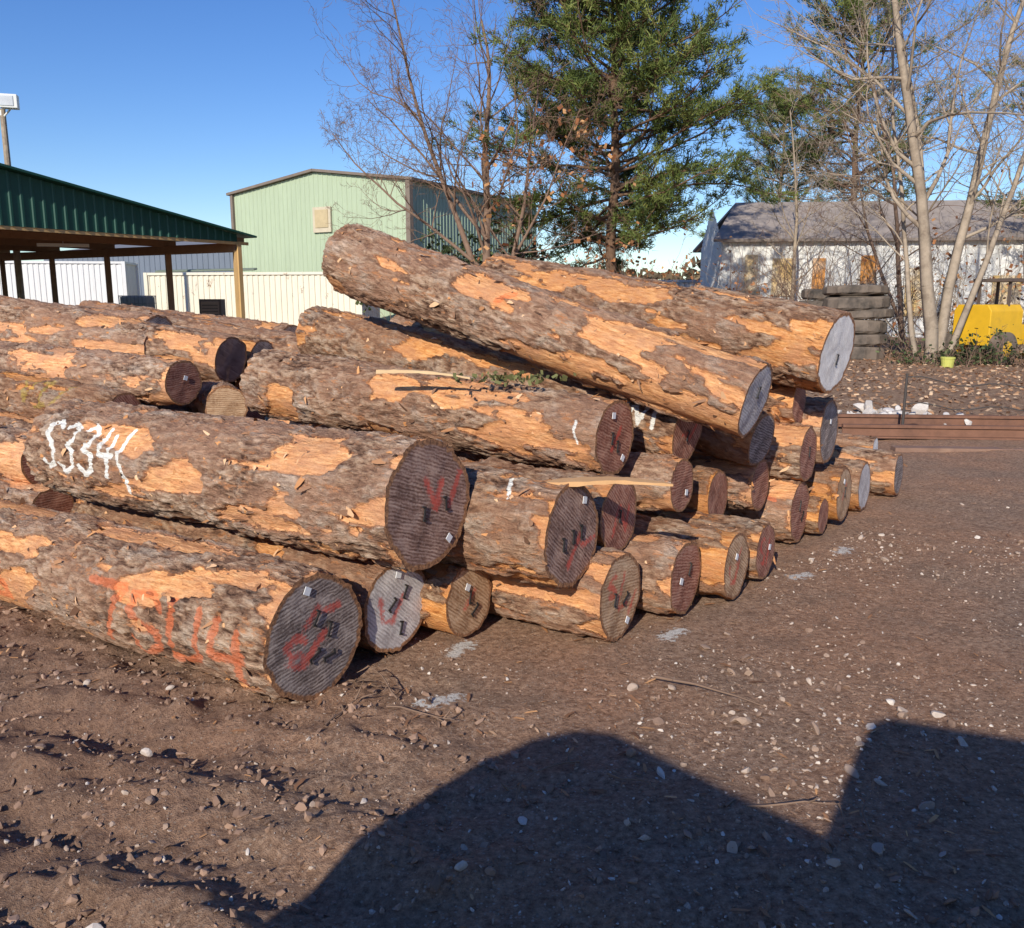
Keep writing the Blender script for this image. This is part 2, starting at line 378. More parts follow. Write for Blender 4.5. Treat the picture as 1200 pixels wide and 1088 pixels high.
log((2.44,6.35,.235),None,.205,None,'t',peel=1,red=redm('/',-.2,-.2,.4,.5),staples=[(0,.1,.3)],tags=[(-.2,.5,.4)])
log((2.79,6.85,.19),None,.19,None,'g',res=.02)
log((3.28,7.36,.185),None,.18,None,'d',res=.02,peel=1)
log((3.29,7.9,.30),None,.11,None,'p',res=.02)
log((.55,4.42,.55),None,.195,None,'r',res=.015,red=redm('/V',-.4,-.4,.4,.6),staples=[(0,0,.3)])
log((.56,4.74,.91),(-1.74,6.40,1.03),.208,.225,'r',res=.012,peel=.45,seed=61,red=redm('/',-.1,-.3,.4,.5),staples=[(-.2,0,.2),(.1,-.25,.1)],tags=[(.4,-.6,.6),(-.2,.6,.1)],
    texts=[('pwhite',[[(.12,-.02),(.14,.10)]],.007)])
log((.98,4.99,.59),None,.162,None,'r',tags=[(.3,-.3,.2)])
log((1.05,5.24,.86),(-1.58,7.27,1.36),.19,.21,'r',res=.014,peel=.6,seed=93,texts=[('pwhite',strokes('W',.36,.02,.16,.16,.04,-1,.05)+[[(.14,.02),(.16,.2)]],.011)],red=redm('-/',-.3,-.3,.4,.5),staples=[(0,-.1,.2)],tags=[(0,.55,.3)])
log((1.32,4.78,1.10),(-1.17,6.46,1.93),.212,.235,'g',res=.012,peel=.9,seed=141,red=[],texts=[('porange',[[(1.6,.2),(1.68,.12)]],.03)],staples=[(-.05,.25,.1)])
log((2.09,5.73,1.30),(-.18,7.77,1.80),.262,.25,'p',res=.014,peel=.95,seed=177,staples=[(.05,-.15,.2)])
log((1.58,5.53,.77),(-.95,7.68,1.36),.175,.2,'d',res=.02)
log((1.98,6.07,.94),None,.15,None,'r')
log((2.26,6.24,.72),None,.23,None,'d',tags=[(0,.3,.2)])
log((2.01,5.91,.61),None,.19,None,'r',staples=[(0,.1,.2)])
log((1.30,5.45,.42),None,.17,None,'r')
log((1.62,5.65,.45),None,.17,None,'r')
log((2.52,6.95,.50),None,.16,None,'d',res=.02)
log((.6,5.9,.55),None,.2,None,'r',L=2.6,res=.025)
log((.9,6.6,.75),None,.22,None,'r',L=2.6,res=.025)
log((1.3,7.2,1.0),None,.22,None,'r',L=2.6,res=.025)
log((-2.32,7.33,1.15),(-6.5,9.2,1.62),.19,.25,'b',res=.018,peel=.9)
log((-2.20,7.84,1.11),(-6.2,9.9,1.45),.18,.22,'d',res=.02)
log((-2.49,6.70,1.02),(-5.67,8.45,1.12),.175,.23,'r',res=.016,tags=[(.1,.2,.3)])
log((-2.27,6.98,.80),(-3.7,9.6,.85),.17,.2,'t',res=.02)
log((-2.86,6.50,.80),(-5.6,8.0,1.0),.165,.2,'r',res=.018,texts=[('pyellow',strokes('VI/',1.0,.0,.15,.2,.05,-1,.1),.03)])
log((-3.06,5.70,.60),(-5.9,7.25,.70),.17,.24,'r',res=.016,peel=.7)
log((-2.90,5.45,.33),(-5.6,7.1,.33),.15,.2,'r')
log((-2.15,8.75,1.20),(-4.9,10.4,1.38),.2,.24,'b',res=.02)
log((-3.2,6.35,.55),(-6.2,8.3,.62),.2,.22,'r',res=.02)
log((-3.0,7.55,1.22),(-6.6,9.0,1.35),.16,.24,'d',res=.02,peel=.8)
log((-2.4,8.2,.75),None,.24,None,'r',L=4,res=.03)
log((-2.3,7.5,.55),None,.24,None,'r',L=4,res=.03)
log((-2.3,7.2,.22),None,.22,None,'r',L=4,res=.03)
log((-2.5,6.6,.45),None,.22,None,'r',L=4,res=.03)
log((-1.4,7.9,1.05),(-4.2,9.7,1.35),.2,.24,'r',res=.02)
log((-3.4,8.6,1.25),(-7,10.3,1.5),.24,.28,'d',res=.025,peel=.8)
log((-2.5,9.0,.8),None,.25,None,'r',L=4,res=.03)
print('logs',time.time()-T0)

# ------------------------------------------------------------ ground
def axis(lo,hi,step,far,g=1.10):
    a=list(np.arange(lo,hi,step)); s=step; x=a[-1]
    while x<far: s*=g; x+=s; a.append(x)
    s=step; x=lo; b=[]
    while x>-far: s*=g; x-=s; b.append(x)
    return np.array(b[::-1]+a)
def gz(x,y):
    z=(fbm(x*.35,y*.35,x*0,3,300)-.5)*.10
    near=np.exp(-((x/14)**2+((y-5)/14)**2))
    z=z+near*((fbm(x*2.2,y*2.2,x*0,3,310)-.5)*.055+(fbm(x*9,y*9,x*0,4,320)-.5)*.036)
    left=sst(.6,-1.2,x)*sst(6,4.5,y)
    z=z+left*((fbm(x*4+y*2,y*8,x*0,4,330)-.5)*.10+(fbm(x*19,y*19,x*0,2,337)-.5)*.035)
    for o in(2.05,2.75,3.35):
        d=np.abs((y-o)-(-.35*(x+2.0)))
        z=z-left*.045*np.exp(-(d/.13)**2)*(.4+.9*vn(x*9,y*9,x*0,340))+left*.03*np.exp(-((d-.24)/.07)**2)*(vn(x*12,y*12,x*0,341)*1.6)
    u=.57*x+.82*y
    under=sst(2.5,3.0,u)*(1-sst(9,10,y))*sst(4.2,3.2,x)
    z=z*(1-.75*under)-.015*under
    z=z+sst(9.5,13,y+.15*x)*sst(3,6,x)*.10
    return z
gx=axis(-4.5,5.5,.022,600); gy=axis(1.0,7.5,.020,600,1.09)
GX,GY=np.meshgrid(gx,gy,indexing='ij'); GZ=gz(GX,GY)
nx,ny=GX.shape
i=np.arange(nx-1)[:,None]*ny; j=np.arange(ny-1)[None,:]
Q=np.stack([i+j,i+ny+j,i+ny+j+1,i+j+1],-1).reshape(-1,4)
chalk=paint(GX,GY,[[(-.36,3.44),(-.24,3.50)],[(-.28,3.98),(-.22,4.1)],[(.78,4.2),(.86,4.28)],[(1.70,5.15),(1.8,5.2)],[(2.2,5.7),(2.26,5.78)]],.042)
def ground_mat():
    m=M_('dirt_ground',.95,.12); g=m.obj()
    big=m.noise(g,.8,2,.6); mid=m.noise(g,4.5,4,.7); fine=m.noise(g,38,6,.76); vf=m.noise(g,230,2,.7)
    col=m.ramp(fine,[(.32,(.145,.083,.056)),(.5,(.37,.235,.158)),(.68,(.60,.42,.30))])
    col=m.mix(m.ramp(big,[(.38,0.0),(.60,.75)]),col,m.mix(m.ramp(fine,[(.34,0.0),(.66,1.0)]),(.235,.118,.068),(.66,.375,.23)))
    col=m.mix(m.ramp(mid,[(.48,0.0),(.66,.5)]),col,m.mix(fine,(.12,.076,.054),(.36,.24,.17)))
    vo=m.vor(g,85,'F1'); sv=m.n('ShaderNodeSeparateColor'); m.l(vo['Color'],sv.inputs[0])
    st=m.math('MULTIPLY',m.math('GREATER_THAN',sv.outputs[0],.68),m.math('LESS_THAN',vo['Distance'],.36))
    col=m.mix(m.math('MULTIPLY',st,.7),col,m.ramp(sv.outputs[1],[(.0,(.22,.14,.10)),(1,(.64,.52,.42))]))
    sp=m.n('ShaderNodeSeparateXYZ'); m.l(m.tc.outputs['Object'],sp.inputs[0])
    wet=m.math('ADD',sp.outputs[0],m.math('MULTIPLY',mid,1.6)); col=m.mix(m.ramp(m.math('MULTIPLY_ADD',wet,.25,.5),[(.3,.6),(.62,0.0)]),col,m.mix(fine,(.085,.050,.037),(.36,.225,.16)))
    far=m.ramp(m.math('MULTIPLY',m.math('ADD',sp.outputs[1],m.math('MULTIPLY',big,3)),1/20.),[(.60,0.0),(.66,1.0)])
    lit=m.ramp(m.noise(g,11,4,.75),[(.32,(.15,.08,.05)),(.52,(.38,.24,.155)),(.75,(.60,.44,.30))])
    col=m.mix(far,col,lit)
    k=m.math('ADD',m.attr('chalk'),m.math('MULTIPLY',m.math('SUBTRACT',m.noise(g,34,3,.75),.5),3.4))
    k=m.math('MULTIPLY',m.ramp(k,[(.45,0.0),(.75,.85)]),m.math('GREATER_THAN',m.attr('chalk'),.02)); col=m.mix(k,col,(.78,.76,.72))
    h=m.math('ADD',fine,m.math('ADD',m.math('MULTIPLY',vf,.20),m.math('MULTIPLY',st,.16)))
    return m.out(col,m.bump(h,.027,1))
mesh_np('ground',np.stack([GX,GY,GZ],-1).reshape(-1,3),Q,mats=(ground_mat(),),attrs={'chalk':chalk.ravel()})
print('ground',time.time()-T0,len(Q))

def ico(sub):
    import bmesh
    bm=bmesh.new(); bmesh.ops.create_icosphere(bm,subdivisions=sub,radius=1)
    v=np.array([q.co[:] for q in bm.verts]); f=np.array([[q.index for q in p.verts] for p in bm.faces]); bm.free(); return v,f
def rotm(n):
    q=rng.normal(size=(n,4)); q/=np.linalg.norm(q,axis=1)[:,None]; w,x,y,z=q.T
    return np.stack([1-2*(y*y+z*z),2*(x*y-z*w),2*(x*z+y*w),2*(x*y+z*w),1-2*(x*x+z*z),2*(y*z-x*w),2*(x*z-y*w),2*(y*z+x*w),1-2*(x*x+y*y)],-1).reshape(n,3,3)
def scatter(name,P,S,mat,sub=1,rough=.28,flat=.6,sink=.25):
    v,f=ico(sub); n=len(P)
    base=v[None]*(1+rough*(rng.random((n,len(v),1))-.5)*2)
    cut=rng.normal(size=(n,3,3)); cut/=np.linalg.norm(cut,axis=2)[...,None]
    for c in range(3):
        dd=np.einsum('nkj,nj->nk',base,cut[:,c]); over=np.clip(dd-.42,0,None); base=base-over[...,None]*cut[:,c][:,None,:]
    sc=np.stack([S*(.8+.7*rng.random(n)),S*(.6+.5*rng.random(n)),S*(.35+.5*rng.random(n))],-1)
    W=np.einsum('nij,nkj->nki',rotm(n),base*sc[:,None,:])
    W[...,2]*=flat+.2
    W=W+P[:,None,:]; W[...,2]+=(S*(.5-sink))[:,None]
    F=(f[None]+(np.arange(n)*len(v))[:,None,None]).reshape(-1,3)
    t=np.repeat(rng.random(n),len(v))
    return mesh_np(name,W.reshape(-1,3),tris=F,mats=(mat,),smooth=False,attrs={'tint':t})
def stone_mat(name,st):
    m=M_(name,.85,.25); c=m.ramp(m.attr('tint'),st); f=m.noise(m.obj(),60,3,.6)
    c=m.mix(m.math('MULTIPLY',f,.6),c,(.27,.17,.12)); return m.out(c)
SM=stone_mat('gravel_stone',[(0,(.19,.12,.088)),(.4,(.36,.255,.19)),(.75,(.52,.43,.36)),(1,(.76,.70,.63))])
def inlogs(px,py,m=0): return (.57*px+.82*py>3.15+m)&(px<(py-4)*1.0+.3)
n=70000
px=rng.uniform(-4,8,n); py=1.6+rng.random(n)**1.6*11
dens=fbm(px*.9,py*.9,px*0,4,400); band=np.exp(-((px-1.6-.16*(py-4))/.85)**2)*1.0
keep=rng.random(n)<np.clip((dens-.46)*3.5+.13+.45*band,.05,1)*np.where(px<-.5,.45,1); keep&=~inlogs(px,py)
px,py=px[keep],py[keep]
S=.003+.010*rng.random(len(px))**2.5
scatter('gravel',np.stack([px,py,gz(px,py)],-1),S,SM,1,.25)
n=5200
px=rng.uniform(-3,7,n); py=1.7+rng.random(n)**1.3*9
dens=fbm(px*.9,py*.9,px*0,4,400); band=np.exp(-((px-1.3-.16*(py-4))/.65)**2)
keep=rng.random(n)<np.clip((dens-.52)*3+.05+.6*band,.03,1)*np.where(px<-.3,.4,1); keep&=~inlogs(px,py)
px,py=px[keep],py[keep]
scatter('stones',np.stack([px,py,gz(px,py)],-1),.009+.023*rng.random(len(px))**2.2,SM,2,.09)
n=12000
px=rng.uniform(-4,4,n); py=rng.uniform(1.6,5,n); keep=rng.random(n)<np.where(px<-.1,.95,.35); keep&=~(.57*px+.82*py>2.7); px,py=px[keep],py[keep]
CL=stone_mat('dirt_clod',[(0,(.13,.08,.058)),(.6,(.27,.17,.12)),(1,(.44,.29,.21))])
scatter('dirt_clods',np.stack([px,py,gz(px,py)],-1),.004+.020*rng.random(len(px))**3,CL,1,.35)
n=6500
px=rng.uniform(-4,4.5,n); py=rng.uniform(1.8,7.5,n); u=.57*px+.82*py
keep=rng.random(n)<np.exp(-np.abs(u-2.6)/.5)*1.0+.08; keep&=~((u>2.9)&(px<(py-4)*1.0+.1)); px,py=px[keep],py[keep]; n=len(px)
v0=np.array([[-1,-.25,0],[-.6,.2,0.05],[.7,.3,.08],[1,-.1,0],[.2,-.35,.05]])
a=rng.random(n)*6.28; S=.006+.032*rng.random(n)**2.8; W=v0[None]*S[:,None,None]*np.array([1,.7,1]); ca,sa=np.cos(a)[:,None],np.sin(a)[:,None]
W=np.stack([W[...,0]*ca-W[...,1]*sa,W[...,0]*sa+W[...,1]*ca,W[...,2]+W[...,0]*rng.normal(0,.15,n)[:,None]],-1)+np.stack([px,py,gz(px,py)+.008],-1)[:,None]
F=(np.array([[0,4,1],[1,4,2],[4,3,2]])[None]+(np.arange(n)*5)[:,None,None]).reshape(-1,3)
CH=tintmat('bark_chip',[(0,(.13,.065,.04)),(.55,(.40,.20,.10)),(.85,(.62,.32,.14)),(1,(.72,.48,.30))])
mesh_np('bark_chips',W.reshape(-1,3),tris=F,mats=(CH,),smooth=False,attrs={'tint':np.repeat(rng.random(n),5)})

n=110; px=rng.normal(4.9,.38,n); py=rng.normal(11.6,.3,n)
WR=stone_mat('white_rock',[(0,(.50,.47,.43)),(1,(.84,.82,.79))])
scatter('white_rock_pile',np.stack([px,py,gz(px,py)+.03],-1),.03+.08*rng.random(n)**1.5,WR,2,.12,.7,.1)
n=9000; px=rng.uniform(3.5,22,n); py=rng.uniform(11,26,n); R=rotm(n); q=np.array([[-1,-.6,0],[1,-.6,0],[1,.6,.2],[-1,.6,.2]])*.04
W=np.einsum('nij,kj->nki',R,q); W[...,2]*=.5; W+=np.stack([px,py,gz(px,py)+.02],-1)[:,None]
mesh_np('leaf_litter',W.reshape(-1,3),np.arange(n*4).reshape(n,4),mats=(tintmat('litter_leaf',[(0,(.20,.10,.055)),(.6,(.42,.25,.15)),(1,(.62,.45,.30))]),),smooth=False,attrs={'tint':np.repeat(rng.random(n),4)})

# ------------------------------------------------------------ tubes / trees
def tubes(name,segs,mat,n=5,parent=None):
    a=np.array([s[0] for s in segs]);b=np.array([s[1] for s in segs]);ra=np.array([s[2] for s in segs]);rb=np.array([s[3] for s in segs])
    d=b-a; d/=np.linalg.norm(d,axis=1)[:,None]+1e-9
    up=np.where(np.abs(d[:,2:3])<.9,np.array([[0,0,1.]]),np.array([[1.,0,0]]))
    y=np.cross(up,d); y/=np.linalg.norm(y,axis=1)[:,None]; z=np.cross(d,y)
    t=np.arange(n)/n*2*np.pi; c,s=np.cos(t),np.sin(t)
    ring=y[:,None]*c[None,:,None]+z[:,None]*s[None,:,None]
    V=np.concatenate([a[:,None]+ring*ra[:,None,None],b[:,None]+ring*rb[:,None,None]],1).reshape(-1,3)
    j=np.arange(n); q=np.stack([j,(j+1)%n,n+(j+1)%n,n+j],-1)
    Q=(q[None]+(np.arange(len(segs))*2*n)[:,None,None]).reshape(-1,4)
    return mesh_np(name,V,Q,mats=(mat,),parent=parent)
def rv(): return Vector((random.gauss(0,1),random.gauss(0,1),random.gauss(0,1)))
def grow(segs,tips,p,d,L,r,lvl,cfg):
    c=cfg[lvl]; n=c['n']; p=Vector(p); d=Vector(d).normalized()
    for i in range(n):
        d=(d+rv()*c['w']+Vector((0,0,1))*c.get('up',0)).normalized()
        q=p+d*(L/n); ra=r*(1-(i/n)*c.get('t',.75)); rb=r*(1-((i+1)/n)*c.get('t',.75))
        segs.append((tuple(p),tuple(q),ra,rb))
        if lvl+1<len(cfg) and i>=c.get('s',1):
            for k in range(c['k']):
                ax=d.cross(rv()).normalized(); ang=random.uniform(*c.get('a',(.5,1.1)))
                dd=Matrix.Rotation(ang,3,ax)@d
                grow(segs,tips,p.lerp(q,random.random()),dd,L*random.uniform(*c.get('l',(.35,.6)))*(1-.4*i/n),max(rb*c.get('rr',.55),.0045),lvl+1,cfg)
        p=q
    tips.append((tuple(p),tuple(d),lvl))
TB_GREY=simple('bare_bark',(.36,.29,.22),.5,5,.9,.1,dirt=(.16,.12,.09))
TB_DARK=simple('pine_bark',(.17,.105,.07),.4,8,.9,.1)
TB_RED=simple('brush_bark',(.22,.145,.105),.4,6,.9,.1)
NEED=tintmat('pine_needles',[(0,(.028,.046,.012)),(.4,(.085,.12,.03)),(.8,(.20,.23,.06)),(1,(.34,.31,.10))],.55)
DEAD=tintmat('dry_leaves',[(0,(.16,.06,.03)),(.5,(.36,.15,.065)),(1,(.50,.28,.13))])
EVG=tintmat('broad_leaves',[(0,(.02,.03,.012)),(.5,(.05,.075,.028)),(1,(.12,.14,.06))])
def needles(name,pts,dirs,mat,per=20,ln=.24,wd=.016,spread=.8,parent=None,tb=None):
    P=np.repeat(np.array(pts),per,0); D=np.repeat(np.array(dirs),per,0); n=len(P)
    d=D+rng.normal(0,spread,(n,3)); d/=np.linalg.norm(d,axis=1)[:,None]
    side=np.cross(d,rng.normal(size=(n,3))); side/=np.linalg.norm(side,axis=1)[:,None]+1e-9
    l=ln*(.6+.6*rng.random(n))[:,None]; P=P+rng.normal(0,.06,(n,3))
    V=np.stack([P-side*wd,P+side*wd,P+d*l],1).reshape(-1,3)
    t=np.repeat(np.clip(np.repeat(tb if tb is not None else rng.random(len(pts)),per)*.7+.3*rng.random(n),0,1),3)
    return mesh_np(name,V,tris=np.arange(n*3).reshape(n,3),mats=(mat,),parent=parent,attrs={'tint':t},smooth=False)
def leaves(name,P,mat,size=.06,parent=None):
    P=np.array(P); n=len(P); R=rotm(n); q=np.array([[-1,-.6,0],[1,-.6,0],[1,.6,.2],[-1,.6,.2]])*size
    V=(np.einsum('nij,kj->nki',R,q)*(.6+.8*rng.random((n,1,1)))+P[:,None]).reshape(-1,3)
    return mesh_np(name,V,np.arange(n*4).reshape(n,4),mats=(mat,),parent=parent,attrs={'tint':np.repeat(rng.random(n),4)},smooth=False)

def pine(base,H,z0,maxr,nl,seed,dens=1.0,lean=(0,0),per=18):
    random.seed(seed)
    e=empty('pine_tree',base); segs=[];pts=[];drs=[];tb=[]; tr=[]
    N=26
    for i in range(N+1):
        z=-.1+(H+.1)*i/N; tr.append(Vector((lean[0]*z+math.sin(i*.7)*.06,lean[1]*z,z)))
    R0=H*.0165
    for i in range(N): segs.append((tuple(tr[i]),tuple(tr[i+1]),R0*(1-.85*i/N),R0*(1-.85*(i+1)/N)))
    for k in range(nl):
        f=random.random()**.85; z=z0+(H-z0)*f; a=random.random()*6.283
        c=tr[min(N,int(z/H*N))].copy(); c.z=z
        prof=(.72+.28*math.sin(f*4.2)) if f<.6 else max(.12,1-((f-.6)/.4)**1.3*.85)
        L=maxr*prof*random.uniform(.5,1.15)
        d=Vector((math.cos(a),math.sin(a),random.uniform(-.25,.2)+f*.45)).normalized()
        q=c.copy(); n=7
        for s in range(n):
            d=(d+rv()*.15+Vector((0,0,.05))).normalized(); q2=q+d*L/n
            segs.append((tuple(q),tuple(q2),.04*(1-s/n)*H/12+.008,.04*(1-(s+1)/n)*H/12+.008))
            if s>=1:
                for b in range(4 if s>2 else 2):
                    dd=(Matrix.Rotation(random.choice((-1,1))*random.uniform(.3,1.3),3,'Z')@d+Vector((0,0,random.uniform(-.35,.55)))).normalized()
                    bl=L*random.uniform(.12,.28)*(1.2-s/n*.5); q3=q.lerp(q2,random.random()); q4=q3+dd*bl
                    segs.append((tuple(q3),tuple(q4),.012,.006))
                    t=random.random()*.7+.3*random.random()
                    m=max(2,int(bl/.19*dens))
                    for g in range(m):
                        if random.random()<.10: continue
                        pts.append(tuple(q3.lerp(q4,.35+.75*(g+random.random()*.5)/m)+rv()*.07)); drs.append(tuple((dd*.7+Vector((0,0,.35))))); tb.append(t)
            q=q2
        pts.append(tuple(q)); drs.append(tuple(d)); tb.append(.8)
    tubes('trunk_and_limbs',segs,TB_DARK,5,e); needles('needle_clumps',pts,drs,NEED,per=per,ln=.25,wd=.016,spread=.75,parent=e,tb=np.array(tb))
    print('pine tufts',len(pts)); return e
pine((3.3,30,0),13.8,2.8,5.1,165,3,.95,per=15)
pine((16.3,44,0),15.5,4.2,5.5,85,8,.7,per=13)
pine((21.5,33,0),13,3.6,4.6,80,18,.7,per=13)
pine((14.6,50,0),12.0,4.2,4.8,70,28,.7,per=13)

def bare(base,stems,cfg,mat,seed,name='bare_tree',leafn=0,leafmat_=None,ls=.06,lf=lambda p:True):
    random.seed(seed); e=empty(name,base); segs=[];tips=[]
    for (o,d,L,r) in stems: grow(segs,tips,o,d,L,r,0,cfg)
    tubes('trunk_and_branches',segs,mat,6,e)
    if leafn:
        T=[t[0] for t in tips if t[2]>=1 and lf(t[0])]; P=[Vector(random.choice(T))+rv()*.12 for _ in range(leafn)] if T else []
        if P: leaves('leaves',P,leafmat_,ls,e)
    print(name,len(segs)); return e
def cfgA(w0): return [dict(n=11,w=w0,up=.02,k=2,s=3,a=(.5,1.25),l=(.30,.50),t=.8,rr=.45),dict(n=7,w=.15,up=.04,k=1,s=1,a=(.4,1.0),l=(.35,.6),rr=.6,t=.8),
      dict(n=5,w=.18,up=.03,k=1,s=1,a=(.4,1.0),l=(.4,.65),rr=.65,t=.7),dict(n=4,w=.22,up=.02,k=1,s=1,a=(.4,1.),l=(.4,.7),rr=.7,t=.6),dict(n=3,w=.25,k=0,t=.5)]
bare((10.2,21.6,0),[((0,0,-.1),(-.05,.0,1),11.5,.17),((.12,.05,-.1),(.06,.05,1),11,.14),((-.25,.1,-.1),(-.26,.1,1),9.5,.07),((.3,.1,-.1),(.26,.0,1),10,.09),((-.1,.2,1.0),(.0,.2,1),8,.08)],cfgA(.045),TB_GREY,5)
bare((-.75,27.5,0),[((0,0,-.1),(-.03,0,1),10.5,.17),((-.1,.1,1.5),(-.28,.05,1),9.5,.11),((.15,0,-.1),(.12,0,1),8.5,.10),((0,0,2.4),(-.75,0,.50),6.2,.065),((0,0,1.8),(.6,0,.8),6,.06),((0,0,3.4),(-.6,.1,.8),6,.06)],
     cfgA(.06),TB_RED,9,leafn=260,leafmat_=DEAD,ls=.07,lf=lambda p:p[0]>-.4 and p[2]<6.8)
bare((15.5,27,0),[((0,0,-.1),(.02,0,1),11,.12),((.3,0,-.1),(-.15,0,1),9,.08)],cfgA(.06),TB_GREY,15)
bare((13.2,30,0),[((0,0,-.1),(-.1,0,1),9,.10),((0,.1,.5),(-.35,0,1),8,.07)],cfgA(.08),TB_RED,16)
bare((10.6,34,0),[((0,0,-.1),(-.05,0,1),8.5,.10)],cfgA(.06),TB_GREY,26)
cfgB=[dict(n=6,w=.16,up=.02,k=1,s=1,a=(.3,.9),l=(.4,.7),rr=.7,t=.7),dict(n=4,w=.2,k=1,s=1,a=(.3,.9),l=(.4,.7),rr=.7,t=.6),dict(n=3,w=.25,k=0,t=.5)]
def brush(c,w,dp,h,n,seed,name='brush',lm=None,ln=0,ls=.07,mat=TB_RED):
    random.seed(seed); e=empty(name,(c[0],c[1],0)); segs=[];tips=[]
    for _ in range(n):
        o=Vector((random.gauss(0,w/2),random.gauss(0,dp/2),-.05)); grow(segs,tips,o,(random.gauss(0,.4),random.gauss(0,.3),1),h*random.uniform(.5,1.15),.018,0,cfgB)
    tubes('stems',segs,mat,4,e)
    if ln: leaves('leaves',[Vector(random.choice(tips)[0])+rv()*.07 for _ in range(ln)],lm,ls,e)
    return e
brush((12.2,20.8),2.6,.8,.8,40,1,lm=EVG,ln=700,ls=.035)
brush((15,25.5),5,1.5,3.2,80,2,lm=DEAD,ln=900,ls=.05,mat=TB_GREY)
brush((9.4,27),3.6,1.6,3.4,75,3,mat=TB_RED)
brush((1.5,29),4.0,2,2.8,90,4,lm=DEAD,ln=2600,ls=.05)
brush((-1,31),2.4,2,3.2,50,14,'shrub',EVG,5000,.07)
brush((10.6,21.2),1.4,.5,.5,70,5,'weeds',EVG,900,.03)

def treeline():
    P=[]
    for k in range(260):
        x=rng.uniform(-120,160); y=rng.uniform(105,140); h=rng.uniform(3.5,6.5); w=rng.uniform(2,4)
        m=110; q=rng.normal(size=(m,3)); q/=np.linalg.norm(q,axis=1)[:,None]; q*=rng.random((m,1))**.4
        P.append(q*np.array([w,w,h/2])+np.array([x,y,h/2]))
    P=np.concatenate(P); return leaves('distant_tree_line',P,tintmat('distant_foliage',[(0,(.05,.045,.025)),(.5,(.12,.09,.055)),(1,(.20,.15,.09))]),.5)
treeline()
print('trees',time.time()-T0)

# ------------------------------------------------------------ buildings
def siding(name,col,rust=None,amt=.3,rough=.5):
    m=M_(name,rough,.4); g=m.obj((1,1,.25)); f=m.noise(g,1.2,4,.65); c=m.mix(f,tuple(x*.85 for x in col),tuple(min(1,x*1.1) for x in col))
    st=m.noise(m.obj((3,3,.3)),4,4,.7); c=m.mix(m.ramp(st,[(.5,0.0),(.8,.35)]),c,tuple(x*.6 for x in col))
    if rust:
        a=m.noise(m.obj((1,1,.6)),1.6,6,.78); k=m.ramp(a,[(1-amt-.10,0.0),(1-amt-.04,1.0)]); c=m.mix(k,c,m.mix(m.noise(g,20,4,.6),rust,tuple(x*.45 for x in rust)))
    return m.out(c)
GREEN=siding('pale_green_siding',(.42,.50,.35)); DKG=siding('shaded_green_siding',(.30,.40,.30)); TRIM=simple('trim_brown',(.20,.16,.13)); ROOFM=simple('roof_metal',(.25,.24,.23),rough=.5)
BEIGE=simple('beige_panel',(.55,.48,.36)); GLASS=simple('dark_glass',(.03,.035,.04),.2,2,.15,.5)
e=empty('green_metal_warehouse')
A=Vector((-16.4,54,0));B=Vector((-5.25,47.2,0));S=Vector((6.9,13.9,0)); C=B+S; D=A+S; he=7.6; hr=8.45
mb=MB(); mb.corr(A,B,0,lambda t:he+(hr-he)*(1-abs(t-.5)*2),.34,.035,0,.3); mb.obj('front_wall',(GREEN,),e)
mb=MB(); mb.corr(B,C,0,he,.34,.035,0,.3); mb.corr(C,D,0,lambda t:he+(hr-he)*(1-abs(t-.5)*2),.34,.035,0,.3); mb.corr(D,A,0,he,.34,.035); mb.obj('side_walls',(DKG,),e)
mb=MB(); mid=(A+B)/2; d=(B-A).normalized(); s=S.normalized()
def slab(mb,p,q,r,t,th,mi=0):
    n=(q-p).cross(t-p).normalized()*th
    if n.z<0:n=-n
    v=[p,q,r,t]; mb.add(v+[x+n for x in v],[(3,2,1,0),(4,5,6,7),(0,1,5,4),(1,2,6,5),(2,3,7,6),(3,0,4,7)],mi)
z=lambda p,h:Vector((p.x,p.y,h))
slab(mb,z(A-d*.3-s*.25,he-.02),z(mid-s*.25,hr+.02),z(mid+S+s*.25,hr+.02),z(D-d*.3+s*.25,he-.02),.14)
slab(mb,z(B+d*.3-s*.25,he-.02),z(mid-s*.25,hr+.02),z(mid+S+s*.25,hr+.02),z(C+d*.3+s*.25,he-.02),.14)
mb.obj('roof',(TRIM,),e)
mb=MB(); pw=A.lerp(B,.54)-s*.10; rz=math.atan2(d.y,d.x)
mb.box((pw.x,pw.y,5.9),(1.3,.10,1.35),0,rz); mb.box((pw.x-s.x*.06,pw.y-s.y*.06,5.95),(.95,.06,.95),1,rz); mb.obj('window',(BEIGE,simple('window_pane',(.50,.40,.24))),e)
mb=MB(); pc=B-s*.06; mb.box((pc.x,pc.y,he/2),(.28,.28,he),0,rz); pc=A-s*.06; mb.box((pc.x,pc.y,he/2),(.2,.2,he),0,rz); mb.obj('corner_trim',(TRIM,),e)

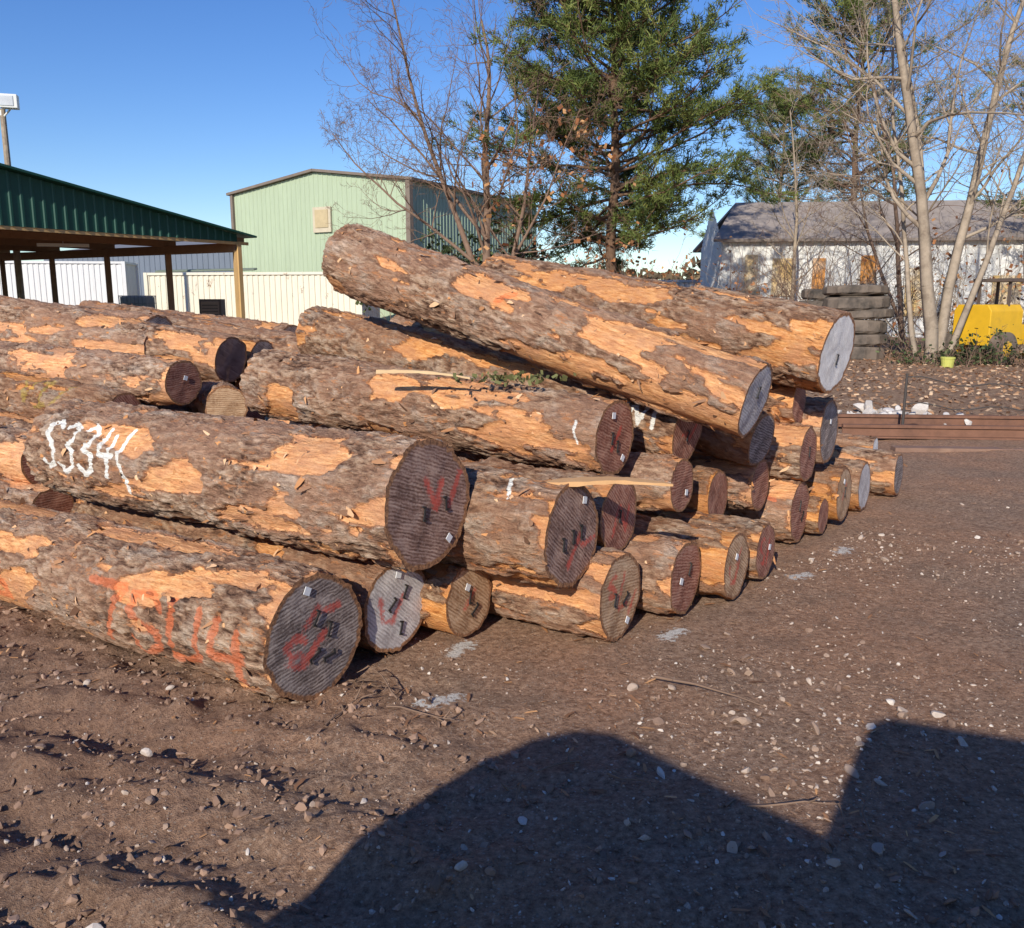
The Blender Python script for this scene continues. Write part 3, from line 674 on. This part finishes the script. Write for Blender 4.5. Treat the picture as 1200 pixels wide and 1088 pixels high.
e=empty('open_pole_shed')
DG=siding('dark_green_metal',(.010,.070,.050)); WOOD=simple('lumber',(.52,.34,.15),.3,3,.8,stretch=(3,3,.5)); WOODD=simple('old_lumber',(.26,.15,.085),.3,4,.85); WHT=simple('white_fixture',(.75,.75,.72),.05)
K=Vector((-9.1,30,0)); g=Vector((-.515,-.857,0)); sd=Vector((-.857,.515,0)); hb=3.5
def sh(a,b,zz): v=K+g*a+sd*b; return Vector((v.x,v.y,zz))
sl=.152; half=11.5
mb=MB(); p1=sh(half*2,-.06,0); p0=sh(0,-.06,0)
mb.corr(p1,p0,hb-.02,lambda t:hb+.22+sl*min((1-t),t)*2*half,.30,.03,0,.35); mb.obj('gable_siding',(DG,),e)
mb=MB()
slab(mb,sh(-.6,-.35,hb+.13),sh(half,-.35,hb+.25+sl*half),sh(half,20.5,hb+.25+sl*half),sh(-.6,20.5,hb+.13),.06,0)
slab(mb,sh(2*half+.6,-.35,hb+.13),sh(half,-.35,hb+.25+sl*half),sh(half,20.5,hb+.25+sl*half),sh(2*half+.6,20.5,hb+.13),.06,0)
mb.obj('roof',(DG,),e)
mb=MB()
mb.beam(sh(-.5,-.02,hb-.06),sh(23.2,-.02,hb-.06),.06,.10,0)
for b in np.arange(0,20.5,3.42):
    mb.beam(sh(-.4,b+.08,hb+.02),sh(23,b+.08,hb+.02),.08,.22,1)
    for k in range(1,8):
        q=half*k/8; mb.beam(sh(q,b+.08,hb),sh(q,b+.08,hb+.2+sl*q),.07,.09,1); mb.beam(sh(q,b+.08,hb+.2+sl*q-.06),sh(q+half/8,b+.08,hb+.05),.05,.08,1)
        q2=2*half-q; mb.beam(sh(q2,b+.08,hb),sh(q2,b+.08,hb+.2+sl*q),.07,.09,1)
mb.beam(sh(0,-.0,hb-.2),sh(0,20.5,hb-.2),.12,.3,1); mb.beam(sh(23,0,hb-.2),sh(23,20.5,hb-.2),.12,.3,1)
for a in np.arange(.8,11.5,1.2): mb.beam(sh(a,0,hb+.12+sl*a),sh(a,20.4,hb+.12+sl*a),.05,.10,1)
mb.add([sh(.1,.1,hb+.16),sh(half,.1,hb+.19+sl*half),sh(half,20.4,hb+.19+sl*half),sh(.1,20.4,hb+.16)],[(0,1,2,3)],1)
mb.obj('roof_framing',(WOOD,WOODD),e)
mb=MB()
for b in np.arange(0,20.6,3.42):
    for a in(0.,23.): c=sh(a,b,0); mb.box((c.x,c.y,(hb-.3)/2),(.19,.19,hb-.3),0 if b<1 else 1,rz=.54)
c=sh(-.02,-.12,0); mb.box((c.x,c.y,(hb-.1)/2),(.16,.06,hb-.1),0,rz=1.03)
mb.obj('posts',(WOOD,WOODD),e)
mb=MB()
for (a,b) in((3.5,4),(5.5,8),(7,4)):
    c=sh(a,b,hb-.18); mb.box(c,(1.5,.14,.10),0,rz=.3); mb.cyl((c.x,c.y,c.z+.05),(c.x,c.y,c.z+.6),.01,n=6)
mb.obj('light_fixtures',(WHT,),e)

CW=siding('container_white',(.76,.71,.58),(.32,.15,.06),.30)
def container(name,A,B,h,dep,mat,zb=.15,pitch=.28):
    e=empty(name); A=Vector((*A,0));B=Vector((*B,0));d=(B-A).normalized();s=Vector((-d.y,d.x,0))*dep; C=B+s;D=A+s
    mb=MB()
    for p,q in((A,B),(B,C),(C,D),(D,A)): mb.corr(p,q,zb+.12,h-.1,pitch,-.04,0,.5)
    mb.obj('side_panels',(mat,),e)
    mb=MB()
    for p,q in((A,B),(B,C),(C,D),(D,A)):
        mb.beam(z(p,h-.05),z(q,h-.05),.12,.12); mb.beam(z(p,zb+.06),z(q,zb+.06),.14,.14)
    for p in(A,B,C,D): mb.box((p.x,p.y,(h+zb)/2),(.18,.18,h-zb+.03),0,rz=math.atan2(d.y,d.x))
    slab(mb,z(A,h-.06),z(B,h-.06),z(C,h-.06),z(D,h-.06),.03); mb.obj('frame',(mat,),e); return e
container('shipping_container',(-17.6,43.5),(-7.0,41.6),2.85,2.4,CW)
container('storage_trailer',(-34,47),(-21,49),3.6,2.6,siding('trailer_white',(.72,.72,.72)),.9)
e=empty('blue_grey_storage_building'); BG=siding('blue_grey_siding',(.16,.19,.24))
mb=MB(); a=Vector((-32,62,0)); b=Vector((-17,58,0)); mb.corr(a,b,0,4.6,.4,.04); mb.corr(b,b+Vector((3,10,0)),0,4.6,.4,.04); mb.obj('walls',(BG,),e)
mb=MB(); slab(mb,z(a,4.6),z(b,4.6),z(b+Vector((3,10,0)),6.0),z(a+Vector((3,10,0)),6.0),.1); mb.obj('roof',(ROOFM,),e)
mb=MB()
for k in range(3): mb.cyl((-17.2,43.7+.2*k,2.92+.02*k),(-12.2,42.9+.2*k,3.0+.02*k),.05,n=8)
mb.obj('pipe_stack',(simple('old_pipe',(.16,.19,.15)),),None)
e=empty('electrical_cabinet',(-11.0,33.0,0)); CAB=simple('dark_cabinet',(.12,.09,.075)); mb=MB(); mb.box((0,0,1.15),(.80,.5,.95)); mb.box((0,0,.35),(.6,.4,.7)); mb.box((0,-.26,1.15),(.66,.03,.8),1)
for k in range(6): mb.box((0,-.285,.85+.11*k),(.58,.02,.04),0)
mb.obj('cabinet',(CAB,simple('cabinet_panel',(.26,.18,.13))),e,bevel=.01)
e=empty('caged_water_tote',(-15.6,37.5,.35)); mb=MB(); mb.box((0,0,.78),(1.05,.95,1.2)); mb.obj('tank',(simple('tote_plastic',(.30,.33,.34)),),e,bevel=.06)
mb=MB()
for k in range(8):
    q=-.55+k*1.1/7
    for s_ in(-.5,.5): mb.cyl((q,s_,.12),(q,s_,1.42),.015,n=6)
    mb.cyl((-.56,q*.9,.12),(-.56,q*.9,1.42),.015,n=6); mb.cyl((.56,q*.9,.12),(.56,q*.9,1.42),.015,n=6)
for h in(.15,.45,.8,1.1,1.4):
    for s_ in(-.51,.51): mb.cyl((-.57,s_,h),(.57,s_,h),.016,n=6); mb.cyl((s_*1.12,-.5,h),(s_*1.12,.5,h),.016,n=6)
mb.box((0,0,-.12),(1.15,1.0,.46)); mb.obj('cage',(simple('tote_cage',(.22,.23,.24)),),e)

e=empty('floodlight_pole',(-18.75,34.4,0)); mb=MB(); mb.cyl((0,0,-.2),(0,0,8.5),.14,.10,10); mb.obj('pole',(TB_GREY,),e)
mb=MB(); mb.box((.42,-.25,8.70),(.58,.4,.48),1,rz=.3); mb.box((.42,-.46,8.70),(.46,.05,.36),0,rz=.3); mb.cyl((0,0,8.2),(.40,-.2,8.45),.04,n=6,mi=1); mb.box((-.12,0,8.35),(.25,.2,.2),1); mb.obj('floodlight',(simple('lamp_lens',(.6,.62,.65),rough=.2),WHT),e,bevel=.02)

e=empty('white_metal_shed_building'); WM=siding('white_siding',(.76,.75,.72),(.46,.26,.10),.27); SH=simple('weathered_shingles',(.33,.28,.25),.3,2.5,.9,dirt=(.18,.15,.13))
a=Vector((8.6,37.2,0)); b=Vector((30,35,0)); dd=(b-a).normalized(); ss=Vector((-dd.y,dd.x,0))*8
mb=MB(); mb.corr(a,b,0,3.95,.42,.05,0,.4); mb.corr(b,b+ss,0,3.95,.42,.05,0,.4); mb.corr(a+ss,a,0,lambda t:3.95+1.7*(1-abs(t-.5)*2),.42,.05,0,.4); mb.obj('walls',(WM,),e)
mb=MB(); slab(mb,z(a-dd*.4-ss*.04,3.9),z(b-ss*.04,3.9),z(b+ss*.5,5.75),z(a+dd*1.0+ss*.5,5.75),.12); slab(mb,z(a-dd*.4+ss*1.04,3.9),z(b+ss*1.04,3.9),z(b+ss*.5,5.75),z(a+dd*1.0+ss*.5,5.75),.12); mb.obj('roof',(SH,),e)
mb=MB(); RZ=math.atan2(dd.y,dd.x)
for t,w,h,m_,zz in((.055,.5,1.6,0,2.6),(.115,.9,1.5,0,2.5),(.18,.5,1.3,1,2.6),(.27,.6,1.1,1,2.8),(.36,.9,1.9,0,1.9),(.52,1.1,1.9,0,1.6),(.66,1.5,2.0,2,2.0)):
    c=a.lerp(b,t)-ss.normalized()*.09; mb.box((c.x,c.y,zz),(w,.05,h),m_,rz=RZ)
mb.obj('patched_panels',(simple('faded_yellow_panel',(.62,.42,.17),.3,2,dirt=(.65,.62,.55),dirtamt=.4),simple('orange_panel',(.62,.27,.07),.3,2,dirt=(.65,.60,.5),dirtamt=.4),simple('pale_grey_panel',(.42,.46,.52),.2,2)),e)
container('flatbed_trailer',(5.3,48),(13,47),2.6,2.4,siding('trailer_grey',(.62,.63,.64)),1.0)
container('dark_storage_box',(6.9,31.8),(8.6,31.6),1.9,1.6,siding('box_dark',(.06,.06,.06)),.1)

RUB=simple('tyre_rubber',(.07,.06,.052),.4,5,.85,.2,dirt=(.19,.15,.12),dirtamt=.5)
def tyre_mesh(mb,c,R,w,n=28):
    prof=[(R*.55,-w*.42),(R*.80,-w*.5),(R*.96,-w*.46),(R,-w*.3),(R,w*.3),(R*.96,w*.46),(R*.80,w*.5),(R*.55,w*.42),(R*.52,0)]
    vs=[];m=len(prof); tx,ty=random.uniform(-.05,.05),random.uniform(-.05,.05)
    for i in range(n):
        t=2*math.pi*i/n
        for k,(r,zz) in enumerate(prof):
            rr=r*(1.045 if (i%2 and k in(3,4)) else 1); vx,vy=rr*math.cos(t),rr*math.sin(t); vs.append((c[0]+vx,c[1]+vy,c[2]+zz+vx*tx+vy*ty))
    fs=[(i*m+k,((i+1)%n)*m+k,((i+1)%n)*m+(k+1)%m,i*m+(k+1)%m) for i in range(n) for k in range(m)]
    mb.add(vs,fs)
e=empty('tyre_stack',(9.0,23.4,0)); random.seed(4); mb=MB()
zc=0
for k,w in enumerate((.40,.30,.36,.26,.34,.24)):
    tyre_mesh(mb,(random.uniform(-.10,.10),random.uniform(-.05,.05),zc+w/2+.02),.80*random.uniform(.86,1.04),w); zc+=w*1.03
zc=0
for k,w in enumerate((.40,.40,.36,.36,.3)):
    tyre_mesh(mb,(-.25+random.uniform(-.12,.12),1.7,zc+w/2+.02),.78*random.uniform(.9,1.05),w); zc+=w*1.03
mb.obj('tyres',(RUB,),e)

e=empty('yellow_loader',(12.5,22.9,0)); e.rotation_euler=(0,0,.5); YE=simple('yellow_paint',(.72,.42,.02),.2,3,.45,.5,dirt=(.30,.17,.06),dirtamt=.3)
mb=MB(); mb.prism([(-.5,.5),(-.5,1.35),(-.4,1.5),(.4,1.5),(.5,1.35),(.5,.5)],(-1.2,0,0),(.1,0,0)); mb.box((.6,0,.75),(1.0,.9,.5)); mb.beam((.3,-.55,1.4),(1.7,-.55,.5),.14,.24); mb.beam((.3,.55,1.4),(1.7,.55,.5),.14,.24)
mb.prism([(-.8,.1),(-.8,.75),(-.7,.75),(-.7,.2),(.7,.2),(.7,.75),(.8,.75),(.8,.1)],(1.75,0,0),(1.9,0,0)); mb.obj('body_and_bucket',(YE,),e,bevel=.02)
mb=MB()
for x in(-.4,.35):
    for y in(-.4,.4): mb.box((x,y,1.72),(.06,.06,.7))
mb.box((-.03,0,2.1),(1.05,1.0,.08)); mb.obj('canopy',(CAB,),e)
mb=MB()
for x in(-.8,.75):
    for y in(-.62,.62): mb.cyl((x,y-.13,.42),(x,y+.13,.42),.42,n=22); mb.cyl((x,y-.14,.42),(x,y+.14,.42),.2,n=16,mi=1)
mb.obj('wheels',(RUB,YE),e,bevel=.02)
mb=MB(); mb.cyl((10.0,20.4,.02),(10.0,20.4,.30),.12,.15,18); mb.cyl((10.0,20.4,.29),(10.0,20.4,.33),.16,.16,18); mb.obj('plastic_bucket',(simple('lime_plastic',(.50,.50,.12)),),bevel=.005)

RUST=simple('rusty_steel',(.20,.10,.065),.4,8,.8,dirt=(.11,.06,.045))
e=empty('steel_rail'); mb=MB(); a=Vector((3.9,10.35,.07)); b=Vector((12.5,9.6,.07)); d=(b-a).normalized()
for p,w,h in((0,.16,.02),(.06,.022,.11),(.125,.075,.035)): mb.beam(a+Vector((0,0,p-.02)),b+Vector((0,0,p-.02)),w,h)
for p,w,h in((0,.16,.02),(.06,.022,.11),(.125,.075,.035)): mb.beam(a+Vector((.05,.8,p+.0)),b+Vector((0,.8,p+.0)),w,h)
mb.obj('rail',(RUST,),e)
e=empty('plank_edging'); mb=MB(); mb.beam((4.2,9.62,.02),(9.5,9.15,.02),.16,.05); mb.obj('planks',(simple('weathered_plank',(.24,.145,.105),.4,5,dirt=(.34,.22,.155)),),e)
e=empty('wire_fence'); segs=[]
for x,y in((4.65,10.45),(6.9,10.25),(9.2,10.03)):
    segs.append(((x,y,-.1),(x+.01,y,.78),.018,.014))
for h,sg in((.74,.10),(.42,.05)):
    for (x0,y0),(x1,y1) in(((4.65,10.45),(6.9,10.25)),((6.9,10.25),(9.2,10.03))):
        pr=None
        for k in range(13):
            t=k/12; p=(x0+(x1-x0)*t,y0+(y1-y0)*t,h-sg*math.sin(math.pi*t)+.03*math.sin(t*17))
            if pr: segs.append((pr,p,.008,.008))
            pr=p
tubes('posts_and_wire',segs,simple('wire_steel',(.07,.06,.055)),6,e)

PALE=simple('fresh_wood',(.66,.46,.26),.25,6,.8,stretch=(.3,4,4)); ORW=simple('torn_wood',(.62,.36,.17),.3,6,.8)
def sliver(name,a,b,w,t,mat,n=14,seed=1):
    random.seed(seed); a=Vector(a);b=Vector(b);d=(b-a);L=d.length;d.normalize();y=Vector((0,0,1)).cross(d).normalized();zz=d.cross(y); vs=[];fs=[]
    for i in range(n+1):
        f=i/n; ww=w*(min(1,f*6+.15))*(1-f**3*.85)*random.uniform(.8,1.15); tt=t*(1-f*.6)*random.uniform(.7,1.2); c=a+d*(L*f)+zz*(math.sin(f*3)*.02)+y*(math.sin(f*5+seed)*.01)
        vs+=[c-y*ww-zz*tt,c+y*ww-zz*tt,c+y*ww+zz*tt,c-y*ww+zz*tt]
        if i: o=4*i-4; fs+=[(o+k,o+(k+1)%4,o+4+(k+1)%4,o+4+k) for k in range(4)]
    fs+=[(3,2,1,0),(4*n,4*n+1,4*n+2,4*n+3)]
    mb=MB(); mb.add(vs,fs); return mb.obj(name,(mat,))
sliver('wood_stick',(-.80,5.22,1.225),(-.24,4.98,1.205),.017,.012,PALE,seed=3)
sliver('wood_splinter',(.15,4.02,.80),(.72,3.86,.83),.055,.014,ORW,seed=5)
random.seed(3)
segs=[];tips=[]
for k in range(22):
    x=random.uniform(-3,1.2); y=(2.55-.57*x)/.82+random.gauss(0,.25)
    grow(segs,tips,(x,y,float(gz(np.array([x]),np.array([y]))[0])+.012),(random.gauss(0,1),random.gauss(0,1),.04),random.uniform(.15,.45),.005,0,[dict(n=5,w=.14,up=-.01,k=1,s=3,l=(.2,.4)),dict(n=2,w=.1,k=0)])
grow(segs,tips,(.62,3.62,.03),(.8,-.7,.02),.55,.008,0,[dict(n=6,w=.1,k=0)])
tubes('fallen_twigs',segs,TB_RED,5)
leaves('leaf_sprig',[Vector((.0,4.98,1.19))+Vector((random.gauss(0,.16),random.gauss(0,.10),random.uniform(0,.04))) for _ in range(110)],tintmat('olive_leaf',[(0,(.06,.06,.02)),(1,(.20,.20,.08))]),.014)

# ------------------------------------------------------------ work truck parked behind the photographer (its shadow falls in view)
AZ=math.radians(20); EL=math.radians(28)
sdir=Vector((math.sin(AZ),math.cos(AZ),0)); wdir=Vector((math.cos(AZ),-math.sin(AZ),0))
e=empty('work_truck'); TP=simple('truck_paint',(.35,.36,.38),.1,3,.35,.5); mb=MB()
s0=-.95
prof=[(-1.46,.55),(-1.42,1.1),(-1.34,1.50),(-1.24,1.78),(-1.12,1.97),(-1.0,2.08),(-.86,2.15),(-.72,2.16),(-.547,2.11),(-.25,2.02),(.06,1.94),(.15,2.21),(.22,2.39),(.30,2.43),(.78,2.42),(1.5,2.40),(1.62,2.32),(1.7,1.6),(1.7,.55)]
def tw(w,s_,zz): v=wdir*w+sdir*s_; return (v.x,v.y,zz)
n=len(prof); mb.add([tw(w,s0,zz) for w,zz in prof]+[tw(w,s0-2.1,zz) for w,zz in prof],[(i,(i+1)%n,n+(i+1)%n,n+i) for i in range(n)]+[tuple(range(n-1,-1,-1)),tuple(range(n,2*n))])
mb.obj('cab_and_hood',(TP,),e)
mb=MB(); o=[tw(.25,s0+.01,1.75),tw(1.4,s0+.01,1.75),tw(1.4,s0+.01,2.30),tw(.32,s0+.01,2.30)]; mb.add(o,[(0,1,2,3)]); mb.obj('side_window',(GLASS,),e)
mb=MB(); c=wdir*4.2+sdir*(s0-1.05); mb.box((c.x,c.y,1.2),(4.8,2.1,.2),rz=-AZ); mb.box((c.x,c.y,.8),(4.8,.9,.3),rz=-AZ); mb.obj('flatbed',(WOODD,),e)
mb=MB()
for w in(-.8,3.4,4.6):
    for s_ in(s0-.2,s0-1.9): mb.cyl(tw(w,s_-.14,.5),tw(w,s_+.14,.5),.5,n=26); mb.cyl(tw(w,s_-.15,.5),tw(w,s_+.15,.5),.24,n=16,mi=1)
mb.obj('wheels',(RUB,TP),e)

# ------------------------------------------------------------ light, sky, camera
sun=bpy.data.lights.new('sun','SUN'); sun.energy=5.0; sun.angle=math.radians(.5); sun.color=(1,.93,.80)
so=bpy.data.objects.new('sun',sun); COL.objects.link(so)
dv=Vector((sdir.x*math.cos(EL),sdir.y*math.cos(EL),-math.sin(EL))); so.rotation_euler=dv.to_track_quat('-Z','Y').to_euler(); so.location=(-5,-8,10)
w=bpy.data.worlds.new('World'); scene.world=w; w.use_nodes=True; nt=w.node_tree
sky=nt.nodes.new('ShaderNodeTexSky'); sky.sky_type='NISHITA'; sky.sun_disc=False; sky.sun_elevation=EL; sky.sun_rotation=math.pi+AZ
sky.air_density=1.0; sky.dust_density=.15; sky.ozone_density=4.0; sky.altitude=200
hs=nt.nodes.new('ShaderNodeHueSaturation'); hs.inputs['Saturation'].default_value=1.22; hs.inputs['Hue'].default_value=.514
nt.links.new(sky.outputs[0],hs.inputs['Color']); nt.links.new(hs.outputs[0],nt.nodes['Background'].inputs[0]); nt.nodes['Background'].inputs[1].default_value=.14
scene.view_settings.view_transform='Standard'; scene.view_settings.look='None'; scene.view_settings.exposure=0
cd=bpy.data.cameras.new('camera'); co=bpy.data.objects.new('camera',cd); COL.objects.link(co)
co.location=(0,0,1.65); co.rotation_euler=(math.radians(90-10.6),0,0); cd.sensor_width=36; cd.lens=36*1037/1200; cd.clip_end=2000; cd.clip_start=.05
scene.camera=co
print('done',time.time()-T0)
